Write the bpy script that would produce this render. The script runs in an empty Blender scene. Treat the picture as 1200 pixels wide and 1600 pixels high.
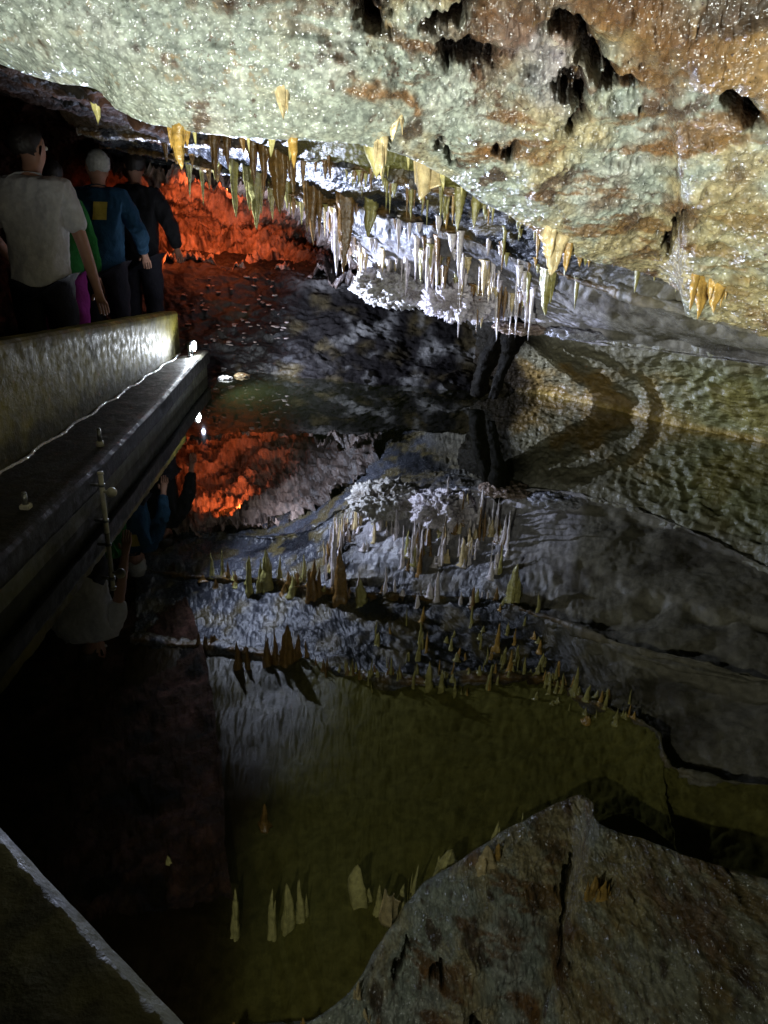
import bpy, bmesh, math, random
import numpy as np
from mathutils import Vector, Matrix, Quaternion
random.seed(7); rng = np.random.default_rng(11)
SC = bpy.context.scene; COL = SC.collection
R = math.radians
# ------------------------------------------------------------------ camera
PITCH, ROLL, CH, F = R(22), R(2), 1.6, 1200.0
cp, sp, cr, sr = math.cos(PITCH), math.sin(PITCH), math.cos(ROLL), math.sin(ROLL)
def ray(px, py):
    x, y = (px-600)/F, (800-py)/F
    a, b = cr*x - sr*y, sr*x + cr*y
    return np.array([a, cp + b*sp, b*cp - sp])
def Pd(px, py, d):                      # the point at forward distance d seen at a pixel of the photograph
    r = ray(px, py); return r/r[1]*d + np.array([0, 0, CH])
def Pz(px, py, z):                      # the point at height z
    r = ray(px, py); return r*((z-CH)/r[2]) + np.array([0, 0, CH])
def Rz(px, py, z):                      # the point at height z whose mirror image in the lake is seen there
    r = ray(px, py); t = (z+CH)/-r[2]; return np.array([r[0]*t, r[1]*t, z])
def proj(p):                            # world -> pixel (arrays)
    q = p - np.array([0, 0, CH])
    Rt = np.array([cr, sr*sp, sr*cp]); U = np.array([-sr, cr*sp, cr*cp]); Fw = np.array([0, cp, -sp])
    w = np.maximum(q@Fw, .05)
    return 600 + F*(q@Rt)/w, 800 - F*(q@U)/w
cam = bpy.data.cameras.new('camera'); co = bpy.data.objects.new('camera', cam); COL.objects.link(co)
cam.sensor_fit = 'AUTO'; cam.sensor_width = 36; cam.lens = 27; cam.clip_start = .02; cam.clip_end = 500
Rt = Vector((cr, sr*sp, sr*cp)); U = Vector((-sr, cr*sp, cr*cp)); Bk = Vector((0, -cp, sp))
co.matrix_world = Matrix(((Rt.x, U.x, Bk.x, 0), (Rt.y, U.y, Bk.y, 0), (Rt.z, U.z, Bk.z, CH), (0, 0, 0, 1)))
SC.camera = co
SC.view_settings.view_transform = 'Standard'; SC.view_settings.look = 'None'; SC.view_settings.exposure = 0
SC.render.engine = 'CYCLES'
SC.cycles.use_denoising = True; SC.cycles.max_bounces = 7; SC.cycles.glossy_bounces = 4; SC.cycles.diffuse_bounces = 3
SC.cycles.caustics_reflective = False; SC.cycles.caustics_refractive = False
SC.cycles.sample_clamp_indirect = 6
W = bpy.data.worlds.new('World'); SC.world = W; W.use_nodes = True
W.node_tree.nodes['Background'].inputs[0].default_value = (.75, .85, 1, 1)
W.node_tree.nodes['Background'].inputs[1].default_value = .0
# ------------------------------------------------------------------ noise
_perm = rng.permutation(512); _grad = rng.normal(size=(512, 3)); _grad /= np.linalg.norm(_grad, axis=1)[:, None]
def perlin(p):
    i = np.floor(p).astype(int); f = p - i; u = f*f*f*(f*(f*6-15)+10)
    def g(dx, dy, dz):
        h = _perm[(_perm[(_perm[(i[:, 0]+dx) & 511] + i[:, 1]+dy) & 511] + i[:, 2]+dz) & 511]
        v = _grad[h]; return v[:, 0]*(f[:, 0]-dx) + v[:, 1]*(f[:, 1]-dy) + v[:, 2]*(f[:, 2]-dz)
    L = lambda a, b, t: a + (b-a)*t
    x = [[L(g(0, b, c), g(1, b, c), u[:, 0]) for c in (0, 1)] for b in (0, 1)]
    y = [L(x[0][c], x[1][c], u[:, 1]) for c in (0, 1)]
    return L(y[0], y[1], u[:, 2])*1.6
def fbm(p, s=1., o=4, gain=.5, ridged=False):
    r = 0; a = 1.; t = 0
    for k in range(o):
        n = perlin(p*s + 17.3*k)
        r = r + a*((1-2*np.abs(n)) if ridged else n); t += a; a *= gain; s *= 2.03
    return r/t
def sst(x, a, b):
    t = np.clip((x-a)/(b-a), 0, 1); return t*t*(3-2*t)
def mixc(c, col, f):
    return c*(1-f[:, None]) + np.array(col)[None, :]*f[:, None]
# ------------------------------------------------------------------ object helpers
def tag(o, label=None, cat=None, group=None, kind=None):
    if label: o['label'] = label
    if cat: o['category'] = cat
    if group: o['group'] = group
    if kind: o['kind'] = kind
    return o
def empty(name, loc=(0, 0, 0), rz=0, **k):
    o = bpy.data.objects.new(name, None); COL.objects.link(o); o.location = loc; o.rotation_euler.z = rz
    o.empty_display_size = .05
    return tag(o, **k)
def link(name, me, mat=None, parent=None, smooth=True, **k):
    o = bpy.data.objects.new(name, me); COL.objects.link(o)
    if mat and not me.materials: me.materials.append(mat)
    if smooth and len(me.polygons): me.polygons.foreach_set('use_smooth', np.ones(len(me.polygons), bool))
    if parent: o.parent = parent
    return tag(o, **k)
def mesh_np(name, v, faces, col=None):
    me = bpy.data.meshes.new(name)
    if isinstance(faces, np.ndarray):
        nf, k = faces.shape; me.vertices.add(len(v)); me.vertices.foreach_set('co', np.asarray(v, np.float32).ravel()); me.loops.add(nf*k); me.loops.foreach_set('vertex_index', faces.astype(np.int32).ravel())
        me.polygons.add(nf); me.polygons.foreach_set('loop_start', np.arange(nf, dtype=np.int32)*k); me.update(calc_edges=True); me.validate()
    else: me.from_pydata(v.tolist() if hasattr(v, 'tolist') else v, [], faces)
    if col is not None:
        a = me.color_attributes.new('Col', 'FLOAT_COLOR', 'POINT')
        c = np.ones((len(v), 4), np.float32); c[:, :col.shape[1]] = np.clip(col, 0, 1); a.data.foreach_set('color', c.ravel())
    me.update(); return me
def bm_mesh(name, bm):
    me = bpy.data.meshes.new(name); bm.normal_update(); bm.to_mesh(me); bm.free(); return me
def cat_rom(P, n):                      # P (k,...) -> (n,...)
    P = np.asarray(P, float); k = len(P); t = np.linspace(0, k-1, n); i = np.minimum(t.astype(int), k-2); f = (t-i).reshape((-1,)+(1,)*(P.ndim-1))
    g = lambda j: P[np.clip(j, 0, k-1)]
    p0, p1, p2, p3 = g(i-1), g(i), g(i+1), g(i+2)
    return .5*(2*p1 + (p2-p0)*f + (2*p0-5*p1+4*p2-p3)*f**2 + (3*p1-p0-3*p2+p3)*f**3)
def loft(rows, nu, nv, lin=False):      # rows (r, c, 3) -> grid points (nv*nu,3), normals, faces
    rows = np.asarray(rows, float)
    g = np.stack([cat_rom(r, nu) for r in rows])
    if lin:
        k = len(g); t = np.linspace(0, k-1, nv); i = np.minimum(t.astype(int), k-2); f = (t-i)[:, None, None]; g = g[i]*(1-f)+g[i+1]*f
    else: g = cat_rom(g, nv)
    du = np.gradient(g, axis=1); dv = np.gradient(g, axis=0); n = np.cross(du, dv); n /= np.linalg.norm(n, axis=2)[..., None]+1e-9
    ii = np.arange(nv*nu).reshape(nv, nu)
    f = np.stack([ii[:-1, :-1], ii[:-1, 1:], ii[1:, 1:], ii[1:, :-1]], -1).reshape(-1, 4)
    return g.reshape(-1, 3), n.reshape(-1, 3), f
# ------------------------------------------------------------------ materials
class NT:
    def __init__(s, name):
        s.m = bpy.data.materials.new(name); s.m.use_nodes = True; s.t = s.m.node_tree; s.n = s.t.nodes; s.b = s.n['Principled BSDF']; s.out = s.n['Material Output']
        s.pos = s.n.new('ShaderNodeNewGeometry').outputs['Position']
    def L(s, a, b): s.t.links.new(a, b)
    def noise(s, scale, det=4, rough=.55, vec=None):
        n = s.n.new('ShaderNodeTexNoise'); n.inputs['Scale'].default_value = scale; n.inputs['Detail'].default_value = det; n.inputs['Roughness'].default_value = rough
        s.L(vec or s.pos, n.inputs['Vector']); return n.outputs['Fac']
    def voro(s, scale, feat='F1'):
        n = s.n.new('ShaderNodeTexVoronoi'); n.feature = feat; n.inputs['Scale'].default_value = scale; s.L(s.pos, n.inputs['Vector']); return n
    def ramp(s, fac, a, b, c0=(0, 0, 0), c1=(1, 1, 1)):
        n = s.n.new('ShaderNodeValToRGB'); e = n.color_ramp.elements; e[0].position = a; e[1].position = b; e[0].color = (*c0, 1); e[1].color = (*c1, 1)
        s.L(fac, n.inputs[0]); return n.outputs[0]
    def mix(s, fac, a, b, mode='MIX'):
        n = s.n.new('ShaderNodeMix'); n.data_type = 'RGBA'; n.blend_type = mode
        for sock, v in ((n.inputs[0], fac), (n.inputs[6], a), (n.inputs[7], b)):
            if hasattr(v, 'links'): s.L(v, sock)
            elif isinstance(v, (int, float)): sock.default_value = v
            else: sock.default_value = (*v, 1)
        return n.outputs[2]
    def bump(s, h, strength, dist, prev=None):
        n = s.n.new('ShaderNodeBump'); n.inputs['Strength'].default_value = strength; n.inputs['Distance'].default_value = dist; s.L(h, n.inputs['Height'])
        if prev: s.L(prev, n.inputs['Normal'])
        return n.outputs[0]
    def attr(s, out='Color'):
        n = s.n.new('ShaderNodeAttribute'); n.attribute_name = 'Col'; return n.outputs[out]
def rock(name, base=None, dark=.45, cscale=18, bumps=((30, .6, .02), (120, .5, .005)), rough=(.2, .6), spec=.5, coat=0., sparkle=None):
    t = NT(name); c = base if base else t.attr()
    n = t.noise(cscale, 7, .65); v = t.ramp(n, .33, .66, (dark,)*3, (1.2, 1.2, 1.2))
    t.L(t.mix(1., c, v, 'MULTIPLY'), t.b.inputs['Base Color'])
    r = t.ramp(t.noise(cscale*2.3, 4), .35, .65, (rough[0],)*3, (rough[1],)*3); t.L(r, t.b.inputs['Roughness'])
    prev = None
    for s, st, d in bumps: prev = t.bump(t.noise(s, 5, .6), st, d, prev)
    if sparkle:
        vo = t.voro(sparkle[0]); prev = t.bump(vo.outputs['Color'], sparkle[1], sparkle[2], prev)
    t.L(prev, t.b.inputs['Normal']); t.b.inputs['Specular IOR Level'].default_value = spec
    t.b.inputs['Coat Weight'].default_value = coat; t.b.inputs['Coat Roughness'].default_value = .12
    if coat: t.L(prev, t.b.inputs['Coat Normal'])
    return t.m
def simple(name, col, rough=.5, spec=.5, metal=0, bump=None, var=.25):
    t = NT(name); n = t.noise(35, 5); t.L(t.mix(1., col, t.ramp(n, .3, .7, (1-var,)*3, (1+var*.5,)*3), 'MULTIPLY'), t.b.inputs['Base Color'])
    t.b.inputs['Roughness'].default_value = rough; t.b.inputs['Specular IOR Level'].default_value = spec; t.b.inputs['Metallic'].default_value = metal
    if bump: t.L(t.bump(t.noise(bump[0], 5), bump[1], bump[2]), t.b.inputs['Normal'])
    return t.m
M = {}
def slab_mat():
    t = NT('wet_flowstone'); mp = t.n.new('ShaderNodeMapping'); mp.inputs['Scale'].default_value = (1, .5, 1.1); t.L(t.pos, mp.inputs['Vector']); t.pos = mp.outputs[0]
    c = t.attr(); n = t.ramp(t.noise(20, 8, .65), .32, .66, (.55,)*3, (1.2, 1.18, 1.14)); c = t.mix(1., c, n, 'MULTIPLY')
    sp = t.ramp(t.noise(60, 3, .6), .60, .68); pt = t.ramp(t.noise(6, 4, .6), .46, .6); m_ = t.mix(1., sp, pt, 'MULTIPLY'); c = t.mix(m_, c, (.06, .035, .022))
    sp = t.ramp(t.noise(38, 4, .6), .58, .66); pt = t.ramp(t.noise(4, 4, .6), .48, .6); m_ = t.mix(1., sp, pt, 'MULTIPLY'); m_ = t.mix(.6, (0, 0, 0), m_); c = t.mix(m_, c, (.20, .12, .04))
    t.L(c, t.b.inputs['Base Color']); t.b.inputs['Roughness'].default_value = .6; t.b.inputs['Specular IOR Level'].default_value = .25
    p = t.bump(t.noise(30, 6, .6), .45, .02); t.L(p, t.b.inputs['Normal'])
    p2 = t.bump(t.noise(26, 1.5, .5), 1., .06); p2 = t.bump(t.noise(75, 1., .5), 1., .02, p2)
    t.b.inputs['Coat Weight'].default_value = 1.; t.b.inputs['Coat IOR'].default_value = 1.65; t.b.inputs['Coat Roughness'].default_value = .2; t.L(p2, t.b.inputs['Coat Normal']); return t.m
M['slab'] = slab_mat()
M['dull'] = rock('dull_rock', None, .4, 14, ((16, .6, .04), (60, .6, .012), (180, .5, .004)), (.7, .95), .06)
M['mud'] = rock('wet_mud', None, .4, 14, ((16, .5, .03), (60, .6, .012), (140, .6, .006)), (.3, .5), .3)
_t = M['mud'].node_tree; _a = [x for x in _t.nodes if x.type == 'ATTRIBUTE'][0]; _t.links.new(_a.outputs['Alpha'], _t.nodes['Principled BSDF'].inputs['Specular IOR Level'])
M['ceil'] = rock('crystal_ceiling', None, .55, 16, ((60, .2, .01), (190, .5, .006)), (.16, .4), 1.0, .0, (170, .8, .008))
_t = M['ceil'].node_tree; _a = [x for x in _t.nodes if x.type == 'ATTRIBUTE'][0]; _t.links.new(_a.outputs['Alpha'], _t.nodes['Principled BSDF'].inputs['Specular IOR Level'])
M['rock'] = rock('damp_rock', None, .4, 14, ((16, .6, .04), (60, .6, .012), (180, .4, .004)), (.22, .6), .5)
M['wall'] = rock('scalloped_wall', None, .6, 9, ((11, .5, .05), (50, .4, .01)), (.25, .5), .45)
_t = M['wall'].node_tree; _a = [x for x in _t.nodes if x.type == 'ATTRIBUTE'][0]; _t.links.new(_a.outputs['Alpha'], _t.nodes['Principled BSDF'].inputs['Specular IOR Level'])
M['crystal'] = rock('white_crystal', None, .6, 40, ((60, .7, .02), (160, .7, .008)), (.12, .4), .8, .2)
M['ochre'] = rock('ochre_calcite', (.50, .30, .07), .5, 30, ((40, .5, .012), (140, .4, .003)), (.12, .35), .6, .3)
M['cream'] = rock('cream_calcite', (.66, .52, .27), .6, 30, ((40, .5, .012), (140, .4, .003)), (.12, .35), .6, .4)
M['olive'] = rock('olive_calcite', (.40, .36, .12), .5, 30, ((40, .5, .012), (140, .4, .003)), (.15, .4), .6, .3)
M['yellow_calcite'] = rock('yellow_calcite', (.62, .56, .22), .55, 30, ((40, .5, .012), (140, .4, .003)), (.2, .45), .5, .2)
M['brown'] = rock('brown_calcite', (.24, .13, .035), .45, 30, ((40, .5, .012), (140, .4, .003)), (.15, .4), .6, .3)
M['white'] = rock('white_calcite', (.75, .68, .68), .6, 40, ((60, .5, .01), (160, .4, .003)), (.1, .3), .8, .4)
M['concrete'] = rock('algae_concrete', None, .55, 8, ((14, .3, .02), (70, .4, .005)), (.4, .75), .25)
M['metal'] = simple('grey_metal', (.25, .26, .27), .35, .5, .8, (60, .2, .003))
M['black'] = simple('black_paint', (.012, .012, .013), .4)
M['plastic'] = simple('pale_plastic', (.55, .53, .45), .4)
# ------------------------------------------------------------------ lights
def light(name, loc, power, col, size=.03, typ='POINT', aim=None, cone=150, blend=.4):
    l = bpy.data.lights.new(name, typ); l.energy = power; l.color = col; l.shadow_soft_size = size
    o = bpy.data.objects.new(name, l); COL.objects.link(o); o.location = loc
    if typ == 'SPOT':
        l.spot_size = R(cone); l.spot_blend = blend
        o.rotation_euler = (Vector(aim)-Vector(loc)).to_track_quat('-Z', 'Y').to_euler()
    return o
NL = Vector((-.48, .92, .10))
light('near_light', NL, 440, (.95, 1, .95), .03, 'SPOT', (.55, 2.35, 1.75), 118, .7)
light('path_light', (-1.4, 2.2, .66), 6, (1, .93, .68), .05, 'SPOT', (-2.1, 4.6, 1.05), 74, .8)
light('spike_fill', (-1.32, 1.95, .32), 75, (1, .95, .66), .04, 'SPOT', (.15, 3.25, 1.8), 84, .7)  # unseen spot added to brighten the mirrored spikes and the ceiling there
LAMP = Pz(303, 546, .30)
LL = Vector(LAMP)+Vector((.12, -.30, .08))
light('far_light', LL, 900, (.62, .71, 1.0), .012, 'SPOT', LL+Vector((1, -.16, .36)), 165, .5)
def area(name, loc, aim, power, col, size):
    o = light(name, loc, power, col, .03, 'AREA'); l = o.data; l.shape = 'DISK'; l.size = size
    o.rotation_euler = (Vector(aim)-Vector(loc)).to_track_quat('-Z', 'Y').to_euler(); return o
area('red_light', Pd(350, 292, 8.15), Pd(345, 345, 9.4), 22, (1, .19, .05), .10)
area('red_light', Pd(240, 395, 8.2), Pd(250, 330, 9.4), 4, (1, .19, .05), .10)
# ------------------------------------------------------------------ water
t = NT('lake_water')
g = t.n.new('ShaderNodeBsdfGlossy'); g.inputs['Roughness'].default_value = .012; g.inputs['Color'].default_value = (.97, .97, .92, 1)
d = t.n.new('ShaderNodeBsdfDiffuse'); d.inputs['Color'].default_value = (.0028, .0032, .0009, 1)
fr = t.n.new('ShaderNodeFresnel'); fr.inputs['IOR'].default_value = 1.42
mx = t.n.new('ShaderNodeMixShader'); rp = t.n.new('ShaderNodeFloatCurve'); cu = rp.mapping.curves[0]; cu.points[0].location = (0, 0); cu.points[1].location = (1, 1); [cu.points.new(*q) for q in ((.034, .06), (.06, .115), (.11, .25), (.20, .40), (.5, .66))]; [setattr(q, 'handle_type', 'VECTOR') for q in cu.points]; rp.mapping.update(); t.L(fr.outputs[0], rp.inputs['Value']); t.L(rp.outputs[0], mx.inputs[0]); t.L(d.outputs[0], mx.inputs[1]); t.L(g.outputs[0], mx.inputs[2]); t.L(mx.outputs[0], t.out.inputs['Surface'])
bp = t.bump(t.noise(4.5, 2, .5), .02, .03); t.L(bp, g.inputs['Normal'])
wv = np.array([[-7, -3, 0], [9, -3, 0], [9, 13, 0], [-7, 13, 0]], float)
link('lake_water', mesh_np('lake_water', wv, [[0, 1, 2, 3]]), t.m, kind='structure')
link('lake_bed', mesh_np('lake_bed', wv*1.05+np.array([0, 0, -1.2]), [[0, 1, 2, 3]]), simple('lake_mud', (.03, .028, .012), .8), kind='structure')
# ------------------------------------------------------------------ near slab of the ceiling
ED = [(-420, -10, 2.35), (-150, 45, 2.32), (0, 90, 2.30), (75, 118, 2.28), (150, 132, 2.26), (190, 168, 2.25), (260, 192, 2.24), (360, 207, 2.25), (480, 214, 2.30), (580, 224, 2.45), (640, 243, 2.65), (700, 274, 2.85),
      (750, 310, 2.96), (800, 338, 3.0), (850, 372, 3.05), (900, 398, 3.12), (960, 414, 3.2), (1030, 432, 3.3), (1060, 452, 3.2), (1075, 488, 3.0), (1130, 505, 2.9), (1200, 527, 2.8), (1330, 560, 2.65), (1600, 640, 2.4)]
rows = [[] for _ in range(7)]
for px, py, dd in ED:
    e = Pd(px, py, dd); k = np.interp(px, [-400, 100, 600, 900, 1250, 1600], [1.9, 1.86, 1.9, 1.92, 1.72, 1.5])
    T = Pd(px, -70, k); rows[0].append(e+np.array([0, .5, .6])); rows[1].append(e+np.array([0, .07, .13])); rows[2].append(e)
    rows[3].append(e+.16*(T-e)+np.array([0, 0, -.035])); rows[4].append(e+.52*(T-e)+np.array([0, 0, -.045])); rows[5].append(T)
    rows[6].append(T+(T-e)*np.array([.6, 1.2, .7])+np.array([0, 0, .12]))
NU, NV = 1000, 520
v, n, f = loft(rows, NU, NV)
px, py = proj(v)
vis = (v[:, 1] > .5).astype(float)
rgh = .30 + .70*sst(px + (120-py)*1.2, 420, 820); rgh = np.clip(rgh + .45*sst(py, 60, -20), 0, 1.1)
vi = v*np.array([1., .42, 1.15]); q = vi*np.array([.7, 1., 1.3])
big = fbm(v, 2.2, 3); ridg = fbm(q, 6, 5, .55, True); fine = fbm(vi, 26, 4, .6)
dsp = .05*big*rgh + .040*(ridg-.25)*rgh**1.3 + .009*fine*(.3+rgh) + .012*fbm(q*np.array([.5, 1, 2]), 9, 3)
bil = np.abs(fbm(vi, 13, 3, .6)); bil2 = np.abs(fbm(vi+9, 36, 3, .6)); dsp += (.050*(bil-.25)+.020*(bil2-.2))*np.clip(rgh-.26, .04, 1)
strata = perlin(np.stack([v[:, 0]*1.2, v[:, 1]*.8, (v[:, 2]+.32*v[:, 0]+.06*fbm(v, 3, 2))*20], 1)); dsp += .016*strata*rgh
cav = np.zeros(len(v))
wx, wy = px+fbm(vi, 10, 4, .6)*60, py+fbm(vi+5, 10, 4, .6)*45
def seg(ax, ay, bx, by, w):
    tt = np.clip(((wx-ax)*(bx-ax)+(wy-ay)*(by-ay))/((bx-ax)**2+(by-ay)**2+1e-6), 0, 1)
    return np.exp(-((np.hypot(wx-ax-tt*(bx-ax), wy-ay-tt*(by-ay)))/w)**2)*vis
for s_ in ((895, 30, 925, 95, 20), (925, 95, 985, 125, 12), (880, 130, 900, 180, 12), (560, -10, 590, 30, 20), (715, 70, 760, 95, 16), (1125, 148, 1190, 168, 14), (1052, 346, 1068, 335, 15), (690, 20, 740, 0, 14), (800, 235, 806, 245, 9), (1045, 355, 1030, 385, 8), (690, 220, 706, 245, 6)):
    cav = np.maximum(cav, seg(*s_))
lump = seg(1000, 40, 1200, 75, 62)+.6*seg(1090, 110, 1200, 130, 25)
mauve = np.clip(seg(800, 50, 860, 110, 48), 0, 1)
dsp += .05*np.clip(lump, 0, 1) + .03*mauve - .11*cav
# shallow pits
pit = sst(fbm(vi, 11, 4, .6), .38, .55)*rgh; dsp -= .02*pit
if n[NU*200+300, 2] > 0: n = -n
w_ = vis[:, None]*.75; dr = n*(1-w_)+np.array([0, -.85, -.35])*w_; dr /= np.linalg.norm(dr, axis=1)[:, None]
v2 = v + dr*dsp[:, None]
c = np.tile(np.array([.42, .47, .39]), (len(v), 1))
c = mixc(c, (.58, .60, .52), sst(fbm(vi, 5, 4), .0, .4)*.7)
c = mixc(c, (.50, .40, .19), sst(fbm(vi+3, 4.2, 5)+.25*sst(px, 500, 1100)-.08, .05, .35)*.8*sst(px, 250, 700))
c = mixc(c, (.22, .10, .022), sst(fbm(q*np.array([.6, 1, 1.6])+7, 7, 5, .6)+.22*rgh-.1, .16, .34)*.85*sst(px+.4*(150-py), 300, 700))
c = mixc(c, (.10, .06, .04), sst(fbm(vi+13, 9, 5, .6)+.12*rgh, .26, .42)*.9)
c = mixc(c, (.36, .30, .12), sst(px, 950, 1150)*sst(py, 250, 380)*.5)
c = mixc(c, (.34, .17, .03), np.clip(lump+.4*fbm(vi, 9, 4), 0, 1)*.85)
c = mixc(c, (.30, .27, .30), mauve*.8)
c = mixc(c, (.24, .11, .03), np.clip(seg(545, 140, 620, 158, 16)+seg(620, 150, 650, 165, 12)+.9*seg(760, 225, 860, 240, 14)+.8*seg(1000, 240, 1080, 235, 18), 0, 1)*.9)
c = mixc(c, (.62, .52, .27), np.clip(seg(870, 370, 960, 400, 16)+.8*seg(980, 405, 1060, 440, 14)+.6*seg(690, 280, 640, 215, 12), 0, 1)*.8)
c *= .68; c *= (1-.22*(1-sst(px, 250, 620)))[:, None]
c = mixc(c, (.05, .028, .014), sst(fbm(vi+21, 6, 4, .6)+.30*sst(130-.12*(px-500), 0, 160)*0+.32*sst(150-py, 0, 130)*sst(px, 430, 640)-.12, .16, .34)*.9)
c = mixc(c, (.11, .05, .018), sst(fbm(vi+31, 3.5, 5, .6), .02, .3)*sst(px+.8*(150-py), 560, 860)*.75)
c = mixc(c, (.03, .018, .012), np.clip(cav*1.3+.55*pit, 0, 1))  # crevices and pits also darkened in colour, as shade would
c *= (1-.5*sst(-(ridg-.25)*rgh, .1, .6))[:, None]  # low relief shaded in the colour too
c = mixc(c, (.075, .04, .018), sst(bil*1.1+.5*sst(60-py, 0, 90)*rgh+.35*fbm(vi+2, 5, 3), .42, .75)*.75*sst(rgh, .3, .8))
c *= (.72+.5*sst(bil2, .02, .25))[:, None]  # fine hollows dark, crests pale: shade mixed into the colour
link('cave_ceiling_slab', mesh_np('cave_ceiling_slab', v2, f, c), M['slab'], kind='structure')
from mathutils.bvhtree import BVHTree
SLAB = BVHTree.FromPolygons(v2.tolist(), f.tolist())
def sd(px, py, fallback):               # forward distance of the slab at a pixel
    h = SLAB.ray_cast(Vector((0, 0, CH)), Vector(ray(px, py)))[0]
    return h.y+.008 if h else fallback
# ------------------------------------------------------------------ far ceiling in steps
LIP2 = [Pd(120, 205, 5.7), Pd(230, 214, 5.6), Pd(330, 222, 5.5), Pd(480, 249, 5.2), Pd(580, 270, 4.95), Pd(680, 292, 4.8), Rz(830, 1060, 1.50), Rz(930, 1100, 1.36), Rz(1020, 1140, 1.25), Pd(1230, 440, 3.5), Pd(1500, 520, 3.2)]
LIP3 = [Pd(150, 228, 7.0), Pd(240, 240, 6.8), Pd(330, 262, 6.6), Pd(430, 290, 6.3), Pd(490, 312, 6.05), Pd(560, 322, 5.9), Pd(680, 352, 5.7), Pd(800, 398, 5.4), Pd(930, 445, 4.9), Pd(1120, 495, 4.3), Pd(1450, 560, 3.8)]
RIM = [Pd(170, 250, 7.9), Pd(240, 256, 7.8), Pd(310, 266, 7.7), Pd(400, 285, 7.4), Pd(490, 340, 7.1), Pd(580, 430, 6.8), Pd(700, 485, 6.5), Pd(800, 508, 6.3), Pd(900, 532, 6.15), Pd(1060, 552, 5.7), Pd(1330, 590, 4.7)]
LIP2, LIP3, RIM = (np.array(x) for x in (LIP2, LIP3, RIM))
st = np.array([0, .04, .10]); k3 = np.interp(np.arange(11), [0, 5, 7, 8.5, 10], [1, 1, .7, 0, 0])[:, None]
A0 = np.array([LIP2[i]*np.array([.7, 0, 0])+np.array([0, 2.95, LIP2[i][2]+.16]) for i in range(11)])
A0[:7, 1] = np.interp(A0[:7, 0], [-1, .0, .6, 1.1], [2.33, 2.45, 2.95, 3.15]); A0[:7, 2] += .08
A0[7:, 1] = LIP2[7:, 1]-np.array([.75, .7, .6, .6]); A0[7:, 0] = LIP2[7:, 0]-.05; A0[7:, 2] = LIP2[7:, 2]+.22
kc = np.interp(np.arange(11), [4.2, 5.2], [1, 0])[:, None]
rows = [A0, .45*A0+.55*LIP2+np.array([0, 0, .05]), LIP2+np.array([0, -.03, .015]), LIP2, LIP2+st, .5*(LIP2+st)+.5*LIP3+np.array([0, 0, .05])*k3, LIP3+np.array([0, -.03, .015]), LIP3, LIP3+st*1.3*k3+np.array([0, .02, 0]),
        .5*LIP3+.5*RIM+np.array([0, 0, .06])*k3, RIM+np.array([0, -.05, .04]), RIM, RIM+np.array([0, .25, .03]), RIM+np.array([0, .9, .05]), RIM+np.array([0, 1.6, .3])*kc+np.array([0, 2.0, -.12])*(1-kc)]
NU, NV = 620, 420
v, n, f = loft(rows, NU, NV)
px, py = proj(v)
sm = 1-.7*sst(v[:, 0]+.25*(v[:, 1]-5), 1.2, 1.7)
dsp = (.05*fbm(v, 2.5, 4)+.025*fbm(v, 9, 4, .6, True)+.008*fbm(v, 40, 3))*(.3+.7*sm)
if n[NU*100+200, 2] > 0: n = -n
vv = np.repeat(np.linspace(0, 14, NV), NU); rs = sst(v[:, 0]+.25*(v[:, 1]-5), 1.0, 1.5); wob = .5*fbm(v, 2.2, 4)+.25*v[:, 0]
for v0, h_ in ((5.2, .07), (6.6, .05), (8.2, .09), (9.4, .05)):
    dd_ = vv-v0-wob; dsp += rs*h_*np.where(dd_ < 0, np.exp(-(dd_/.55)**2), np.exp(-(dd_/.12)**2))*(.4+.8*sst(fbm(v+v0, 2.5, 2), -.3, .3))
v2 = v + n*dsp[:, None]
c = np.tile(np.array([.055, .06, .075]), (len(v), 1)); msk = sst(fbm(v*np.array([.7, 1, 1]), 1.6, 3)+.25*sst(-v[:, 0], -.8, .6)-.12, -.22, .22); c *= (.22+.95*msk)[:, None]  # blue sheen patches and their fade to dark put into the colour
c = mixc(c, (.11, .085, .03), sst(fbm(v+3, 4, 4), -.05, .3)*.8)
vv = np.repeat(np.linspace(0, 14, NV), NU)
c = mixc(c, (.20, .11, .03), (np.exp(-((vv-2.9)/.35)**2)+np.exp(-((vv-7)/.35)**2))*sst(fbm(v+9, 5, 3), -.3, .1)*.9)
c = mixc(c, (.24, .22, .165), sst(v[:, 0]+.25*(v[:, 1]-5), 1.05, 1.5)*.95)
c = mixc(c, (.07, .06, .045), rs*sst(fbm(v*np.array([.6, 1, 1])+5, 2.6, 5), .05, .3)*.75)  # dark mottling in the colour, standing in for shadow bands
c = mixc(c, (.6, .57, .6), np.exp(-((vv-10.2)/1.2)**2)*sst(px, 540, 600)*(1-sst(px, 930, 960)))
b1 = sst(vv, 2.9, 2.2)*(1-.75*np.exp(-((px-380)/110)**2)*sst(vv, .9, 1.9))  # dim olive glow of the front strip goes into its colour
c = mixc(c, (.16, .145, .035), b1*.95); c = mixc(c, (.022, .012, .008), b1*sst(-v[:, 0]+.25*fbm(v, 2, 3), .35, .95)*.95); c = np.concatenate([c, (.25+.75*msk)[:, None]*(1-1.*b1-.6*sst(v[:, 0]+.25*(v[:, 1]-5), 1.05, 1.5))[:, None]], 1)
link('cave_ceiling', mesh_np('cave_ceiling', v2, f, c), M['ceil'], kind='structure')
CEIL = BVHTree.FromPolygons(v2.tolist(), f.tolist())
def roof(p, back=.35, reach=.8):        # height of the far ceiling over a point
    h = CEIL.ray_cast(Vector((p[0], p[1], p[2]-back)), Vector((0, 0, 1)), reach)[0]
    return h.z if h else None
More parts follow.
